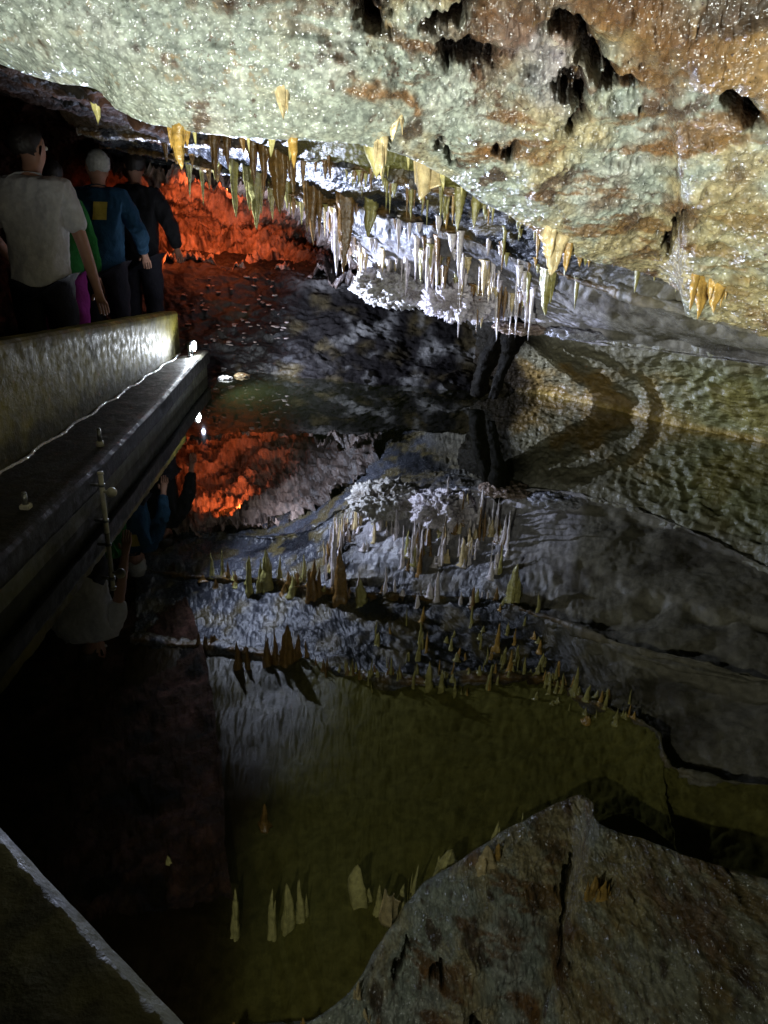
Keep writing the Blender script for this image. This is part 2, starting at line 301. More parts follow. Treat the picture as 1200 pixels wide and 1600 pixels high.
# ------------------------------------------------------------------ right wall
top = [Pd(735, 500, 7.1), Pd(780, 506, 6.75), Pd(825, 513, 6.45), Pd(880, 530, 6.22), Pd(960, 543, 6.0), Pd(1060, 550, 5.7), Pd(1200, 562, 5.2), Pd(1330, 585, 4.7), Pd(1650, 680, 3.8)]
bot = [Pz(725, 600, 0), Pz(770, 606, 0), Pz(815, 612, 0), Pz(875, 622, 0), Pz(960, 640, 0), Pz(1050, 664, 0), Pz(1200, 692, 0), Pz(1350, 725, 0), Pz(1750, 850, 0)]
top, bot = np.array(top), np.array(bot)
out = np.array([.10, .10, 0])
rows = [top+np.array([.1, .25, .35]), top+np.array([0, .04, .03]), .7*top+.3*bot+out*.8, .35*top+.65*bot+out*.8, bot+np.array([0, 0, .03]), bot+np.array([-.05, -.08, -.25])]
NU, NV = 360, 180
v, n, f = loft(rows, NU, NV); px, py = proj(v)
if (n*np.array([-1, -1, 0])).sum() < 0: n = -n
rt = sst(px, 950, 1150)
cells = np.abs(fbm(v*np.array([1, 1, 1.6]), 6, 2))
dsp = .07*fbm(v, 1.8, 4)+(.012+.06*rt)*(.4-cells)*(.4+1.2*sst(fbm(v+8, 1.6, 2), -.2, .3))+.02*fbm(v*np.array([1, 1, 2.5]), 7, 4, .6, True)+.014*fbm(v, 25, 3)
v2 = v+n*dsp[:, None]
c = np.tile(np.array([.20, .18, .11]), (len(v), 1))
c = mixc(c, (.24, .15, .04), sst(fbm(v+2, 2.5, 4)+.5*sst(v[:, 2], .5, .1)-.1, .0, .4)*.9)
c = mixc(c, (.17, .18, .05), rt*.6)
c = mixc(c, (.26, .25, .22), sst(v[:, 2], .45, .8)*.7)
c = mixc(c, (.30, .20, .04), sst(v[:, 2], .07, .01)*.8); dk = sst(-px-40*fbm(v, 4, 3), -865, -800); c = mixc(c, (.008, .007, .006), dk*.97); c = np.concatenate([c, (.45*(1-.97*dk))[:, None]], 1)  # left end blackened in colour, in place of an unlit recess
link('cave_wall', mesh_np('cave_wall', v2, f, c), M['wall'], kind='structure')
# ------------------------------------------------------------------ left wall and roof over the walkway
rows = [[Pd(-500, -40, 2.9), Pd(-150, 40, 3.0), Pd(0, 85, 3.0), Pd(150, 128, 2.98), Pd(300, 200, 2.95)],
        [Pd(-500, 0, 4.1), Pd(-150, 80, 4.5), Pd(0, 128, 4.7), Pd(130, 166, 5.0), Pd(270, 206, 5.4)],
        [Pd(-500, 30, 5.6), Pd(-150, 115, 6.4), Pd(0, 158, 6.8), Pd(110, 190, 7.3), Pd(205, 235, 8.0)],
        [Pd(-500, 300, 5.2), Pd(-150, 330, 7.2), Pd(0, 330, 7.6), Pd(100, 330, 8.1), Pd(195, 340, 9.0)],
        [Pd(-500, 620, 5.0), Pd(-150, 560, 7.2), Pd(0, 540, 7.6), Pd(100, 530, 8.1), Pd(200, 520, 9.0)]]
v, n, f = loft(rows, 260, 260)
if n[:, 1].mean() > 0: n = -n
dsp = .07*fbm(v, 1.8, 4)+.06*fbm(v, 5, 4, .55, True)+.01*fbm(v, 28, 3)
c = np.tile(np.array([.042, .023, .015]), (len(v), 1)); c = mixc(c, (.085, .042, .03), sst(fbm(v, 4, 4), 0, .35)); c = mixc(c, (.012, .01, .008), sst(fbm(v+4, 3, 4), .05, .35))
link('cave_wall', mesh_np('cave_wall', v+n*dsp[:, None], f, c), M['dull'], kind='structure')
# ------------------------------------------------------------------ red alcove
ax = [140, 190, 240, 300, 360, 420, 480, 540, 600]
ay = [235, 246, 252, 260, 270, 288, 322, 375, 430]
by = [425, 422, 418, 416, 424, 432, 440, 452, 468]
bd = [8.3, 8.3, 8.3, 8.4, 8.5, 8.5, 8.3, 8.1, 7.9]
rows = [[Pd(x, y-12, 7.7) for x, y in zip(ax, ay)], [Pd(x, y, 8.7) for x, y in zip(ax, ay)], [Pd(x, y*.62+b*.38, 9.7) for x, y, b in zip(ax, ay, by)],
        [Pd(x, y*.3+b*.7, 9.6) for x, y, b in zip(ax, ay, by)], [Pd(x, b-6, 8.95) for x, b in zip(ax, by)], [Pd(x, b, d_) for x, b, d_ in zip(ax, by, bd)]]
v, n, f = loft(rows, 300, 220)
if n[:, 1].mean() > 0: n = -n
w = v*np.array([1, 1, .55])
dsp = -.10+.24*fbm(v, 1.7, 3)+.26*fbm(w, 2.6, 5, .55, True)+.10*fbm(v*np.array([1.5, 1.5, .5]), 8, 4, .6, True)
px, py = proj(v); c = np.tile(np.array([.36, .28, .24]), (len(v), 1)); c = mixc(c, (.06, .03, .02), sst(fbm(v+6, 2.2, 4), -.05, .25)*.95); c = mixc(c, (.65, .45, .36), sst(fbm(w+2, 7, 4, .5, True), .25, .6)*.7)  # darker hollows mixed into the colour, for shade
c *= (1-.85*sst(px, 430, 500))[:, None]  # right side darkened in colour against the far lamp's spill
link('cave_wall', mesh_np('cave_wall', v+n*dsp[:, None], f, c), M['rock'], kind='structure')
# ------------------------------------------------------------------ rock bank behind the water
bx = [60, 140, 220, 300, 380, 460, 540, 620, 700, 780, 850, 905]
ty = [440, 430, 424, 418, 426, 436, 452, 476, 500, 514, 526, 540]
td = [8.1, 8.2, 8.3, 8.4, 8.5, 8.4, 8.2, 8.0, 7.7, 7.4, 7.0, 6.5]
wy_ = [584, 580, 578, 576, 578, 586, 594, 600, 606, 608, 612, 620]
top = np.array([Pd(x, y, d_) for x, y, d_ in zip(bx, ty, td)]); bot = np.array([Pz(x, y, 0) for x, y in zip(bx, wy_)])
rows = [top+np.array([0, .5, .1]), top+np.array([0, .1, .03]), top, .66*top+.34*bot+np.array([0, .03, -.04]), .33*top+.67*bot+np.array([0, .0, -.05]), bot, bot+np.array([0, -.3, -.25])]
v, n, f = loft(rows, 340, 200); px, py = proj(v)
if n[:, 2].mean() < 0: n = -n
dsp = .07*fbm(v, 2.2, 4)+.06*fbm(v*np.array([.6, 1, 1]), 5, 5, .55, True)+.015*fbm(v, 22, 3)
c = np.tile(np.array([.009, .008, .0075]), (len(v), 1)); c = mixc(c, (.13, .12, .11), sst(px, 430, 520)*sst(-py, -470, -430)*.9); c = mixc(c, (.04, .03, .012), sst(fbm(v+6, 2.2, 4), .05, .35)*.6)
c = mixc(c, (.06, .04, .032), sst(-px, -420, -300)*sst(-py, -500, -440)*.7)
c *= (1-.4*sst(px, 470, 560))[:, None]; c = mixc(c, (.10, .095, .085), sst(fbm(v+3, 3.2, 4), .05, .35)*sst(px, 480, 560)*.6); c = np.concatenate([c, (.28*(1-sst(px, 400, 500)))[:, None]], 1)  # right part darkened, grey patches mixed in: shade and light as colour
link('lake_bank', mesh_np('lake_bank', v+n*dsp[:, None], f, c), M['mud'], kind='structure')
bm = bmesh.new(); vb = v+n*dsp[:, None]; pick = np.where((px > 285) & (px < 450) & (py > 438) & (py < 545))[0]
for i in rng.choice(pick, 75):
    q = vb[i]; r_ = random.uniform(.008, .024); bmesh.ops.create_icosphere(bm, subdivisions=1, radius=1, matrix=Matrix.Translation(q+np.array([0, -.01, .012])) @ Matrix.Rotation(random.uniform(0, 3), 4, 'Z') @ Matrix.Rotation(random.uniform(-.5, .5), 4, 'X') @ Matrix.Diagonal((r_*1.8, r_, r_*.4, 1)))
link('glint_flakes', bm_mesh('glint_flakes', bm), simple('glint_flake', (.33, .27, .24), .4), smooth=False, kind='stuff')  # flakes added on the bank, standing in for wet red glints
# ------------------------------------------------------------------ stalactites
def stal_mesh(name, L, w, seed, seg=12, rings=18, squash=1., lobes=0., bend=0., blunt=.12, mat='ochre', embed=.08, sides=0):
    r_ = random.Random(seed); v = []; f = []
    def one(L, w, ox, oy, oz, e, bl):
        st_ = len(v); ph = [r_.uniform(0, 6.28) for _ in range(6)]; bx_, by_ = r_.uniform(-1, 1)*bend, r_.uniform(-1, 1)*bend; k1 = 1.; dx = dy = 0.
        for i in range(rings):
            s = i/(rings-1); z = embed-(L+embed)*s
            k1 += (1-k1)*.35+r_.uniform(-.11, .11); dx += r_.uniform(-.03, .03)*w; dy += r_.uniform(-.03, .03)*w
            prof = ((1-s)**e*(1-bl*.7)+bl*.7*(1-s**4))*k1*(1+(.6*(1-s/.14)**2 if s < .14 else 0))
            for k in range(seg):
                a = 2*math.pi*k/seg
                rr = w*.5*prof*(1+.14*math.sin(3*a+ph[2]+s*2)+.12*math.sin(5*a+ph[3]-s*3)+.07*math.sin(8*a+ph[5]+s*4)+lobes*math.sin(2*a+ph[4]))
                v.append((ox+rr*math.cos(a)+bx_*L*s*s+dx, oy+rr*math.sin(a)*squash+by_*L*s*s+dy, oz+z))
        tip = len(v); v.append((ox+bx_*L+dx, oy+by_*L+dy, oz-L-.02*w)); cap = len(v); v.append((ox, oy, oz+embed))
        for i in range(rings-1):
            for k in range(seg):
                a, b = st_+i*seg+k, st_+i*seg+(k+1) % seg; f.append((a, a+seg, b+seg, b))
        for k in range(seg):
            f.append((st_+(rings-1)*seg+k, tip, st_+(rings-1)*seg+(k+1) % seg)); f.append((st_+k, st_+(k+1) % seg, cap))
    one(L, w, 0, 0, 0, r_.uniform(.6, 1.0), blunt)
    for q in range(sides):
        a = r_.uniform(0, 6.28) if squash == 1 else r_.choice((0, math.pi))+r_.uniform(-.5, .5); o = w*r_.uniform(.22, .42)
        one(L*r_.uniform(.35, .85), w*r_.uniform(.3, .6), o*math.cos(a), o*math.sin(a), 0, r_.uniform(.6, 1.1), r_.uniform(.1, .4))
    me = bpy.data.meshes.new(name); me.from_pydata(v, [], f); me.materials.append(M[mat]); return me
SEED = [100]
def stal(bx, by, tx, ty, d_, w, mat, label, group=None, name='stalactite', **k):
    SEED[0] += 1
    if d_ < 3.15: d_ = sd(bx, by, d_)
    a = Pd(bx, by, d_); b = Pd(tx, ty, d_); ww = w*d_*1.04/F
    if d_ > 4:
        z_ = roof(b+np.array([0, 0, .02]), 0, .9)
        if z_: a = np.array([b[0], b[1], z_])
    L = a[2]-b[2]
    o = link(name, stal_mesh(name, L, ww, SEED[0], mat=mat, seg=20 if w > 20 else 14, rings=26, sides=k.pop('sides', 3 if w > 19 else (1 if w > 13 else 0)), **k), label=label, cat=name.replace('_', ' '), group=group)
    o.location = a; o.rotation_euler.z = random.uniform(0, .4) if k.get('squash', 1) < 1 else random.uniform(0, 6)
    return o
def many(spots, mats, lens, ws, label, group, embed=.06, nproto=9, squash=1., name='stalactite'):  # spots: world points on the ceiling
    protos = []
    for i, p in enumerate(spots):
        L, ww = lens(i), ws(i); z_ = roof(p)
        if z_: p = np.array([p[0], p[1], z_])
        if i < nproto:
            SEED[0] += 1; me = stal_mesh(name, 1, 1, SEED[0], seg=9, rings=14, mat=mats[i % len(mats)], embed=.15, bend=.04, sides=i % 3 and 1); o = link(name, me); protos.append(o)
        else:
            o = random.choice(protos).copy(); COL.objects.link(o)
        o.location = p; o.scale = (ww, ww, L); o.rotation_euler.z = random.uniform(0, 6.28); tag(o, label, name.replace('_', ' '), group)
# hanging from the near slab's edge
stal(283, 202, 285, 267, 2.26, 34, 'ochre', 'broad golden stalactite at the left end of the pale slab, above the red cave', lobes=.22, blunt=.35, squash=.7)
stal(458, 216, 458, 265, 2.30, 16, 'ochre', 'single slim golden stalactite hanging alone from the edge of the pale slab', blunt=.2)
stal(440, 140, 445, 188, 2.13, 26, 'cream', 'stubby glistening cream drip on the face of the pale slab, above its edge', lobes=.2, blunt=.4)
stal(597, 216, 597, 282, 2.86, 20, 'cream', 'forked cream stalactite left of the folded curtain on the slab edge', blunt=.35)
stal(586, 222, 589, 262, 2.85, 12, 'cream', 'short cream prong on the left of the forked cream stalactite', blunt=.3)
stal(620, 186, 626, 222, 2.45, 24, 'cream', 'small bright yellow drip just above the forked cream stalactite', blunt=.3, bend=.3)
stal(376, 200, 378, 240, 3.6, 17, 'brown', 'small brown stalactite tucked just behind the middle of the pale slab edge')
stal(868, 365, 858, 432, 3.05, 40, 'cream', 'thick cream and orange stalactite cluster at the middle of the slab edge', lobes=.25, blunt=.4, squash=.7)
stal(886, 380, 880, 425, 3.08, 20, 'ochre', 'orange drip on the right side of the thick cream stalactite', blunt=.3)
stal(1100, 438, 1102, 500, 2.92, 34, 'ochre', 'left prong of the yellow pair on the right hand lobe of the slab', blunt=.4, squash=.6)
stal(1124, 445, 1122, 490, 2.94, 30, 'ochre', 'right shorter prong of the yellow pair on the right hand lobe of the slab', blunt=.4, squash=.6)
for (a, b, z, w_, l_) in ((1092, 1065, 1.22, .14, 'squat ochre drip mirrored near the right edge of the water'), (1185, 1035, 1.2, .10, 'slender ochre drip mirrored at the far right of the water')):
    p = Rz(a, b, z); o = link('stalactite', stal_mesh('stalactite', .13, w_, 77, mat='ochre', blunt=.4), label=l_, cat='stalactite'); o.location = p
# spikes that show mostly as mirror images in the near water
for k_, (a, b, z, w_, L_, l_) in enumerate(((265, 1340, 1.86, .12, .24, 'broad olive spike mirrored alone at lower left of the water'), (362, 1390, 1.77, .05, .16, 'faint olive spike mirrored second from the left in the near water'), (423, 1392, 1.76, .05, .2, 'dim olive spike mirrored left of the close pair in the near water'),
        (446, 1383, 1.75, .055, .2, 'left olive spike of the close pair mirrored in the near water'), (471, 1371, 1.74, .045, .2, 'right olive spike of the close pair mirrored in the near water'), (563, 1358, 1.70, .11, .24, 'stout olive spike mirrored near the bottom centre of the water'),
        (592, 1385, 1.72, .05, .18, 'short olive spike mirrored right of the stout one at bottom centre'), (627, 1380, 1.66, .07, .22, 'pointed olive spike mirrored between the stout one and the wide column'), (647, 1357, 1.64, .03, .24, 'needle spike mirrored beside the wide olive column'),
        (703, 1325, 1.60, .16, .28, 'wide blunt olive column mirrored near the bottom of the water'), (743, 1332, 1.56, .09, .22, 'olive spike mirrored just right of the wide column'), (777, 1285, 1.52, .07, .24, 'tall olive spike mirrored at the edge of the bright rock reflection'), (815, 1280, 1.49, .045, .24, 'curved olive spike mirrored furthest right in the near water'))):
    p = Rz(a, b, z); me_ = stal_mesh('stalactite', L_*1.1, w_*1.45, 300+k_, seg=18, rings=22, mat='yellow_calcite', blunt=.3, bend=.1, embed=.3, sides=2); o = link('stalactite', me_, label=l_, cat='stalactite'); o.location = p+np.array([0, 0, L_])
# folded curtain
def curtain(name, pts, mat, label, fold=.02, thick=.012, n=26, m=14):
    top = np.array([Pd(a, b, d_) for a, b, _, _, d_ in pts]); bo = np.array([Pd(a, b, d_) for _, _, a, b, d_ in pts])
    top = cat_rom(top, n); bo = cat_rom(bo, n); v = []
    for side in (-1, 1):
        for j in range(m):
            s = j/(m-1); g = top*(1-s)+bo*s + np.array([0, 0, .05])*(1-s)**4
            u = np.linspace(0, 1, n); g[:, 1] += fold*np.sin(u*9+s*2)*(.3+s) + side*thick*(1-.6*s); g[:, 0] += .3*fold*np.sin(u*13+1)
            v.append(g)
    v = np.concatenate(v); f = []
    for s in (0, 1):
        for j in range(m-1):
            for i in range(n-1):
                a = s*n*m+j*n+i; q = (a, a+1, a+n+1, a+n); f.append(q if s else q[::-1])
    o = n*m
    for i in range(n-1): f.append((i, i+1, o+i+1, o+i)); a = (m-1)*n+i; f.append((a+1, a, o+a, o+a+1))
    for j in range(m-1):
        a = j*n; f.append((a+n, a, o+a, o+a+n)); a = j*n+n-1; f.append((a, a+n, o+a+n, o+a))
    me = mesh_np(name, v, f)
    return link(name, me, M[mat], label=label, cat='rock curtain')
curtain('rock_curtain', [(640, 216, 645, 285, 2.9), (650, 212, 658, 312, 2.88), (664, 222, 668, 300, 2.86), (672, 236, 676, 296, 2.84), (680, 246, 684, 290, 2.88)], 'cream', 'folded cream rock curtain hanging from the notch of the pale slab edge', .03)
# second lip
MIDL = .5*(LIP2+LIP3)
G2 = 'thin stalactites along the second ceiling ledge'
def along(P, i0, i1, n, jit=.03, jy=.03):
    P = np.asarray(P); tt = np.sort(rng.uniform(i0, i1, n)); fine = cat_rom(P, 400); q = fine[np.clip((tt/(len(P)-1)*399).astype(int), 0, 399)]
    return q + np.stack([rng.normal(0, jit, n), rng.normal(0, jy, n), rng.uniform(.0, .05, n)], 1)
many(along(LIP2, 3.6, 5.2, 30), ['olive', 'olive', 'brown'], lambda i: .05+.16*random.random()**2.5, lambda i: random.uniform(.014, .04), 'thin olive stalactite in the row seen under the slab beside the cream curtain', 'olive row beside the cream curtain')
many(along(LIP2, 5.2, 7.7, 75, .05, .06), ['olive', 'olive', 'ochre'], lambda i: .04+.16*random.random()**3, lambda i: random.uniform(.015, .05), 'small olive spike in the mirrored row right of centre in the water', 'olive spikes mirrored right of centre')
many(along(MIDL, 5.0, 7.3, 48, .12, .12), ['olive', 'olive', 'ochre'], lambda i: .05+.16*random.random()**2, lambda i: random.uniform(.018, .05), 'small olive spike in the scattered mirrored rows above the lowest row at right centre', 'scattered olive spikes mirrored at right centre')
many(along(LIP2, 1.0, 3.4, 12), ['brown'], lambda i: .05+.12*random.random()**2, lambda i: random.uniform(.02, .05), 'small brown stalactite under the dark ledge behind the slab left of centre', 'small brown row behind the slab')
stal(717, 298, 716, 363, 4.7, 17, 'olive', 'longest olive stalactite in the group right of the cream curtain', blunt=.3)
stal(742, 312, 740, 358, 4.65, 15, 'olive', 'blunt olive stalactite right of the longest one beside the cream curtain', blunt=.4)
stal(690, 292, 687, 346, 4.75, 9, 'olive', 'needle thin olive stalactite just right of the cream curtain', blunt=.3)
stal(770, 322, 768, 352, 4.6, 9, 'olive', 'last short olive needle before the slab edge hides the row', blunt=.3)
# third lip: large brown ones
stal(545, 316, 540, 432, 5.88, 34, 'brown', 'long thick brown stalactite at the centre, longest of its ledge', blunt=.15, embed=.15)
stal(494, 302, 491, 385, 6.0, 25, 'brown', 'thick brown stalactite just left of the longest brown one', blunt=.2, embed=.15)
stal(522, 330, 527, 432, 6.2, 17, 'white', 'white tipped stalactite between the two thick brown ones', blunt=.2, embed=.15)
stal(581, 330, 579, 372, 5.8, 24, 'olive', 'blunt pale green stalactite right of the longest brown one', blunt=.6)
stal(437, 240, 436, 336, 5.25, 32, 'brown', 'wide ragged ochre brown stalactite, largest of the cluster above the red cave', lobes=.2, blunt=.3, embed=.15)
for i, (bx_, by_, tx_, ty_, w_, l_) in enumerate(((398, 222, 397, 292, 18, 'brown stalactite left of the largest one above the red cave'), (414, 240, 413, 312, 16, 'narrow brown stalactite against the largest one above the red cave'),
        (462, 244, 456, 305, 20, 'brown stalactite on the right of the largest one above the red cave'), (340, 238, 339, 283, 18, 'short brown stalactite nearest the golden one at the slab end'),
        (357, 240, 356, 268, 14, 'stubby brown stalactite second from the golden one'), (420, 222, 421, 250, 22, 'short knobbly brown stalactite high in the cluster'), (475, 252, 474, 292, 15, 'brown stalactite at the right end of the cluster above the red cave'))):
    stal(bx_, by_, tx_, ty_, 5.3, w_, 'brown', l_, blunt=.2, embed=.12)
for i, (bx_, by_, tx_, ty_, w_, l_) in enumerate(((370, 275, 368, 342, 15, 'leftmost olive brown stalactite against the red glow'), (402, 282, 402, 360, 22, 'pointed olive stalactite hanging lowest against the red glow'),
        (388, 280, 389, 330, 15, 'middle olive stalactite against the red glow'), (424, 290, 425, 345, 14, 'thin olive stalactite right of the lowest one against the red glow'), (470, 310, 470, 352, 16, 'small brown stalactite left of the two thick brown ones'))):
    stal(bx_, by_, tx_, ty_, 6.35, w_, 'olive', l_, blunt=.2, embed=.15)
many(along(LIP3, 1.6, 4.0, 26, .05), ['brown', 'olive'], lambda i: .06+.22*random.random()**2, lambda i: random.uniform(.03, .08), 'small brown stalactite fringing the ledge in front of the red cave', 'brown fringe before the red cave', embed=.1)
many(along(LIP3, 4.0, 7.2, 38, .05), ['olive', 'brown', 'white'], lambda i: .05+.20*random.random()**2, lambda i: random.uniform(.02, .06), 'small stalactite fringing the third ledge at centre', 'fringe of the third ledge at centre')
stal(856, 420, 850, 494, 5.3, 32, 'olive', 'tall olive stalactite standing alone below the orange cluster', blunt=.35, embed=.15)
# white straws over the crystal mound
sp_ = []; cl = [(random.uniform(505, 838), random.uniform(-.15, .25), random.uniform(-6, 22)) for _ in range(46)]
for i in range(235):
    c_ = random.choice(cl); x = min(838, max(505, c_[0]+random.gauss(0, 7))); y0 = np.interp(x, [500, 560, 700, 838], [345, 376, 398, 408])+c_[2]+random.uniform(-4, 4)
    sp_.append(Pd(x, y0, np.interp(x, [500, 700, 838], [6.5, 6.15, 5.7])+c_[1]+random.gauss(0, .04)))
many(sp_, ['white', 'white', 'cream', 'white', 'brown', 'white', 'olive'], lambda i: .07+.27*random.random()**2.2, lambda i: random.uniform(.016, .055), 'white soda straw in the dense curtain over the crystal mound', 'white straws over the crystal mound', nproto=12, name='soda_straw')
# crystal mound
def blob(name, center, rad, seed, amp, mat, col, sub=5, **k):
    bm = bmesh.new(); bmesh.ops.create_icosphere(bm, subdivisions=sub, radius=1); me = bm_mesh(name, bm)
    v = np.array([x.co[:] for x in me.vertices]); nn = v.copy(); P = v*np.array(rad)
    dd = fbm(P+seed, 1.2/min(rad), 3)*amp + np.abs(fbm(P+seed, 3/min(rad), 3))*amp*.9 + np.abs(fbm(P+seed, 8/min(rad), 2))*amp*.5 - amp*.35
    P = P+nn*dd[:, None]*1.0
    me.vertices.foreach_set('co', P.ravel())
    cc = np.tile(np.array(col), (len(v), 1)); cc = mixc(cc, np.array(col)*.35+np.array([.05, .02, 0]), sst(-dd/amp, .0, .3)*.8)
    a = me.color_attributes.new('Col', 'FLOAT_COLOR', 'POINT'); c4 = np.ones((len(v), 4), np.float32); c4[:, :3] = cc; a.data.foreach_set('color', c4.ravel())
    o = link(name, me, M[mat], **k); o.location = center; return o
blob('crystal_mound', Pd(718, 468, 6.3), (.30, .26, .16), 3, .10, 'crystal', (.85, .78, .82), 6, label='sparkling white crystal mound hanging low at the centre of the cave', cat='rock formation')
blob('crystal_mound', Pd(618, 448, 6.6), (.36, .3, .16), 5, .09, 'crystal', (.50, .47, .42), 6, label='grey fluted rock mound left of the white crystal mound', cat='rock formation')
blob('crystal_mound', Pd(815, 512, 6.3), (.24, .2, .05), 9, .035, 'crystal', (.45, .33, .26), 5, label='flat reddish crystal crust right of the white crystal mound', cat='rock formation')
blob('crystal_mound', Pd(905, 520, 6.1), (.28, .16, .05), 12, .035, 'crystal', (.55, .55, .62), 5, label='bluish white crystal crust along the top of the right wall', cat='rock formation')
# dark curtains that shadow the right wall
M['dark'] = rock('dark_rock', (.04, .036, .025), .4, 14, ((16, .6, .04), (60, .6, .012)), (.25, .6), .5)
def pendant(path, w, thick, label, seed):      # a hanging ribbon of rock: path of world points from top to bottom, width w along the view
    p = cat_rom(np.array(path), 60); ws = cat_rom(np.array(w)[:, None], 60)[:, 0]; v = []
    ax_ = np.array([.35, .94, 0])
    for a in np.linspace(0, 2*math.pi, 25)[:-1]: v.append(p+ax_*(ws*.5*math.cos(a))[:, None]+np.array([.94, -.35, 0])*(thick*math.sin(a)))
    v = np.stack(v, 1); ns = v.shape[1]; v = v.reshape(-1, 3); cen = np.repeat(p, ns, 0); nn = v-cen; nn /= np.linalg.norm(nn, axis=1)[:, None]+1e-9
    v = v+nn*(.05*fbm(v+seed, 3.5, 5, .6)+.06*fbm(v+seed, 2., 2)+.02*fbm(v, 18, 3, .6, True))[:, None]
    ii = np.arange(60*ns).reshape(60, ns); jj = np.roll(ii, -1, 1); f = np.stack([ii[:-1], jj[:-1], jj[1:], ii[1:]], -1).reshape(-1, 4).tolist()+[ii[0].tolist()[::-1], ii[-1].tolist()]
    c = np.tile(np.array([.010, .009, .007, .015]), (len(v), 1))
    return link('rock_fin', mesh_np('rock_fin', v, f, c), M['mud'], label=label, cat='rock formation')
for a, b, ts, w_, l_ in ((915, 638, (.78, .77, .75, .73, .72), .15, 'dark rock fin in the central recess throwing the wide curved shadow'), (1018, 657, (.70, .69, .68, .67, .66), .072, 'narrow dark rock fin in the central recess throwing the second curved shadow')):
    Lm = np.array(LL); path = []
    for z, t_ in zip((.95, .7, .45, .2, -.05), ts):
        w0 = Pz(a, b, 0)*1.0; w0[2] = z; q = Lm+(w0-Lm)*t_; q[2] = Lm[2]+(z-Lm[2])*t_; path.append(q)
    path[0][2] += .12
    pendant(path, [w_*3.2, w_*1.9, w_*1.05, w_, w_*.8], .05, l_, a)
# ------------------------------------------------------------------ walkway, walls
def prism(name, A, mat, parent=None, col=(.2, .18, .12), sub=(60, 10), amp=.006, spots=None, **k):
    """A: list of cross sections (each a closed list of points) along the length"""
    A = np.array(A, float); A = np.concatenate([A, A[:, :1]], 1)
    # resample length and section linearly
    def lin(P, n, ax):
        k_ = P.shape[ax]; tt = np.linspace(0, k_-1, n); i = np.minimum(tt.astype(int), k_-2); sh = [1]*P.ndim; sh[ax] = n; fr_ = (tt-i).reshape(sh)
        return np.take(P, i, ax)*(1-fr_)+np.take(P, i+1, ax)*fr_
    G = lin(A, sub[0], 0); G = lin(G, (A.shape[1]-1)*sub[1]+1, 1)[:, :-1]
    nl, ns = G.shape[:2]; v = G.reshape(-1, 3); cen = G.mean(1, keepdims=True); d_ = (G-cen).reshape(-1, 3); d_ /= np.linalg.norm(d_, axis=1)[:, None]+1e-9
    v = v+d_*(amp*fbm(v, 6, 4)+amp*.5*fbm(v, 30, 3))[:, None]
    ii = np.arange(nl*ns).reshape(nl, ns); jj = np.roll(ii, -1, 1)
    f = np.stack([ii[:-1], jj[:-1], jj[1:], ii[1:]], -1).reshape(-1, 4).tolist() + [ii[0].tolist()[::-1], ii[-1].tolist()]
    c = np.tile(np.array(col), (len(v), 1)); c = mixc(c, np.array(col)*.35, sst(fbm(v+3, 3, 5), -.05, .35)*.8)
    if spots is not None: c = spots(v, c)
    o = link(name, mesh_np(name, v, f, c), M[mat], parent, **k)
    return o
def algae(v, c):
    z = v[:, 2]; return mixc(c, (.035, .032, .012), sst(-z+.1*fbm(v, 5, 3), -.44, -.30)*.85)
wy0 = 2.1
def xw(y): return -1.99+.017*(y-3.7)   # inner face of the parapet
def zt(y): return np.interp(y, [1.85, 3.75, 7.1], [.95, .89, .62])
t_w = .13
PW = empty('parapet_wall', (xw(4), 4, 0), label='long olive stained concrete parapet along the walkway on the left', cat='wall')
def child(o, p):
    o.parent = p; o.matrix_parent_inverse = Matrix.Translation(-Vector(p.location)) if p.rotation_euler.z == 0 else p.matrix_world.inverted(); return o
secs = []
for y in (1.9, 2.9, 3.75, 4.7, 5.6, 6.6, 7.1):
    x, z = xw(y), zt(y); secs.append([(x, y, .2), (x, y, z-.02), (x-.02, y, z), (x-t_w+.02, y, z), (x-t_w, y, z-.02), (x-t_w, y, .05)])
bpy.context.view_layer.update()
child(prism('wall_panel', secs, 'concrete', None, (.21, .175, .03), (160, 10), .006, algae), PW)
# ledge slab overhanging the water, and its foot
secs = []; ft = []
for y in (1.9, 2.72, 4.0, 5.44, 6.73, 7.32):
    x = xw(y); xe = np.interp(y, [1.9, 2.72, 4.0, 5.44, 6.73, 7.32], [-1.50, -1.512, -1.538, -1.61, -1.695, -1.715])
    secs.append([(x-.02, y, .24), (xe-.02, y, .24), (xe, y, .225), (xe, y, .12), (x-.02, y, .12)]); ft.append([(x, y, .122), (xe-.03, y, .122), (xe-.03, y, -.4), (x, y, -.4)])
child(prism('ledge', secs, 'concrete', None, (.022, .021, .015), (160, 8), .006), PW)
child(prism('footing', ft, 'concrete', None, (.085, .085, .05), (120, 6), .006), PW)
# wet calcite bead at the wall foot, made white for its bright highlight
bead = []; 
for i in range(220):
    y = 1.95+5.1*i/219; x = xw(y)+.012+.012*math.sin(i*.31)+.01*random.random(); r_ = .008+.006*random.random()
    bead.append([(x+r_*math.cos(a), y, .242+r_*.8*math.sin(a)) for a in np.linspace(0, 2*math.pi, 7)[:-1]])
M['bead'] = rock('wet_calcite_bead', (.7, .7, .72), .5, 40, ((80, .8, .01),), (.08, .2), .9, .5)
o = prism('calcite_seam', bead, 'concrete', None, (.7, .7, .72), (440, 2), .002); o.data.materials.clear(); o.data.materials.append(M['bead']); child(o, PW)
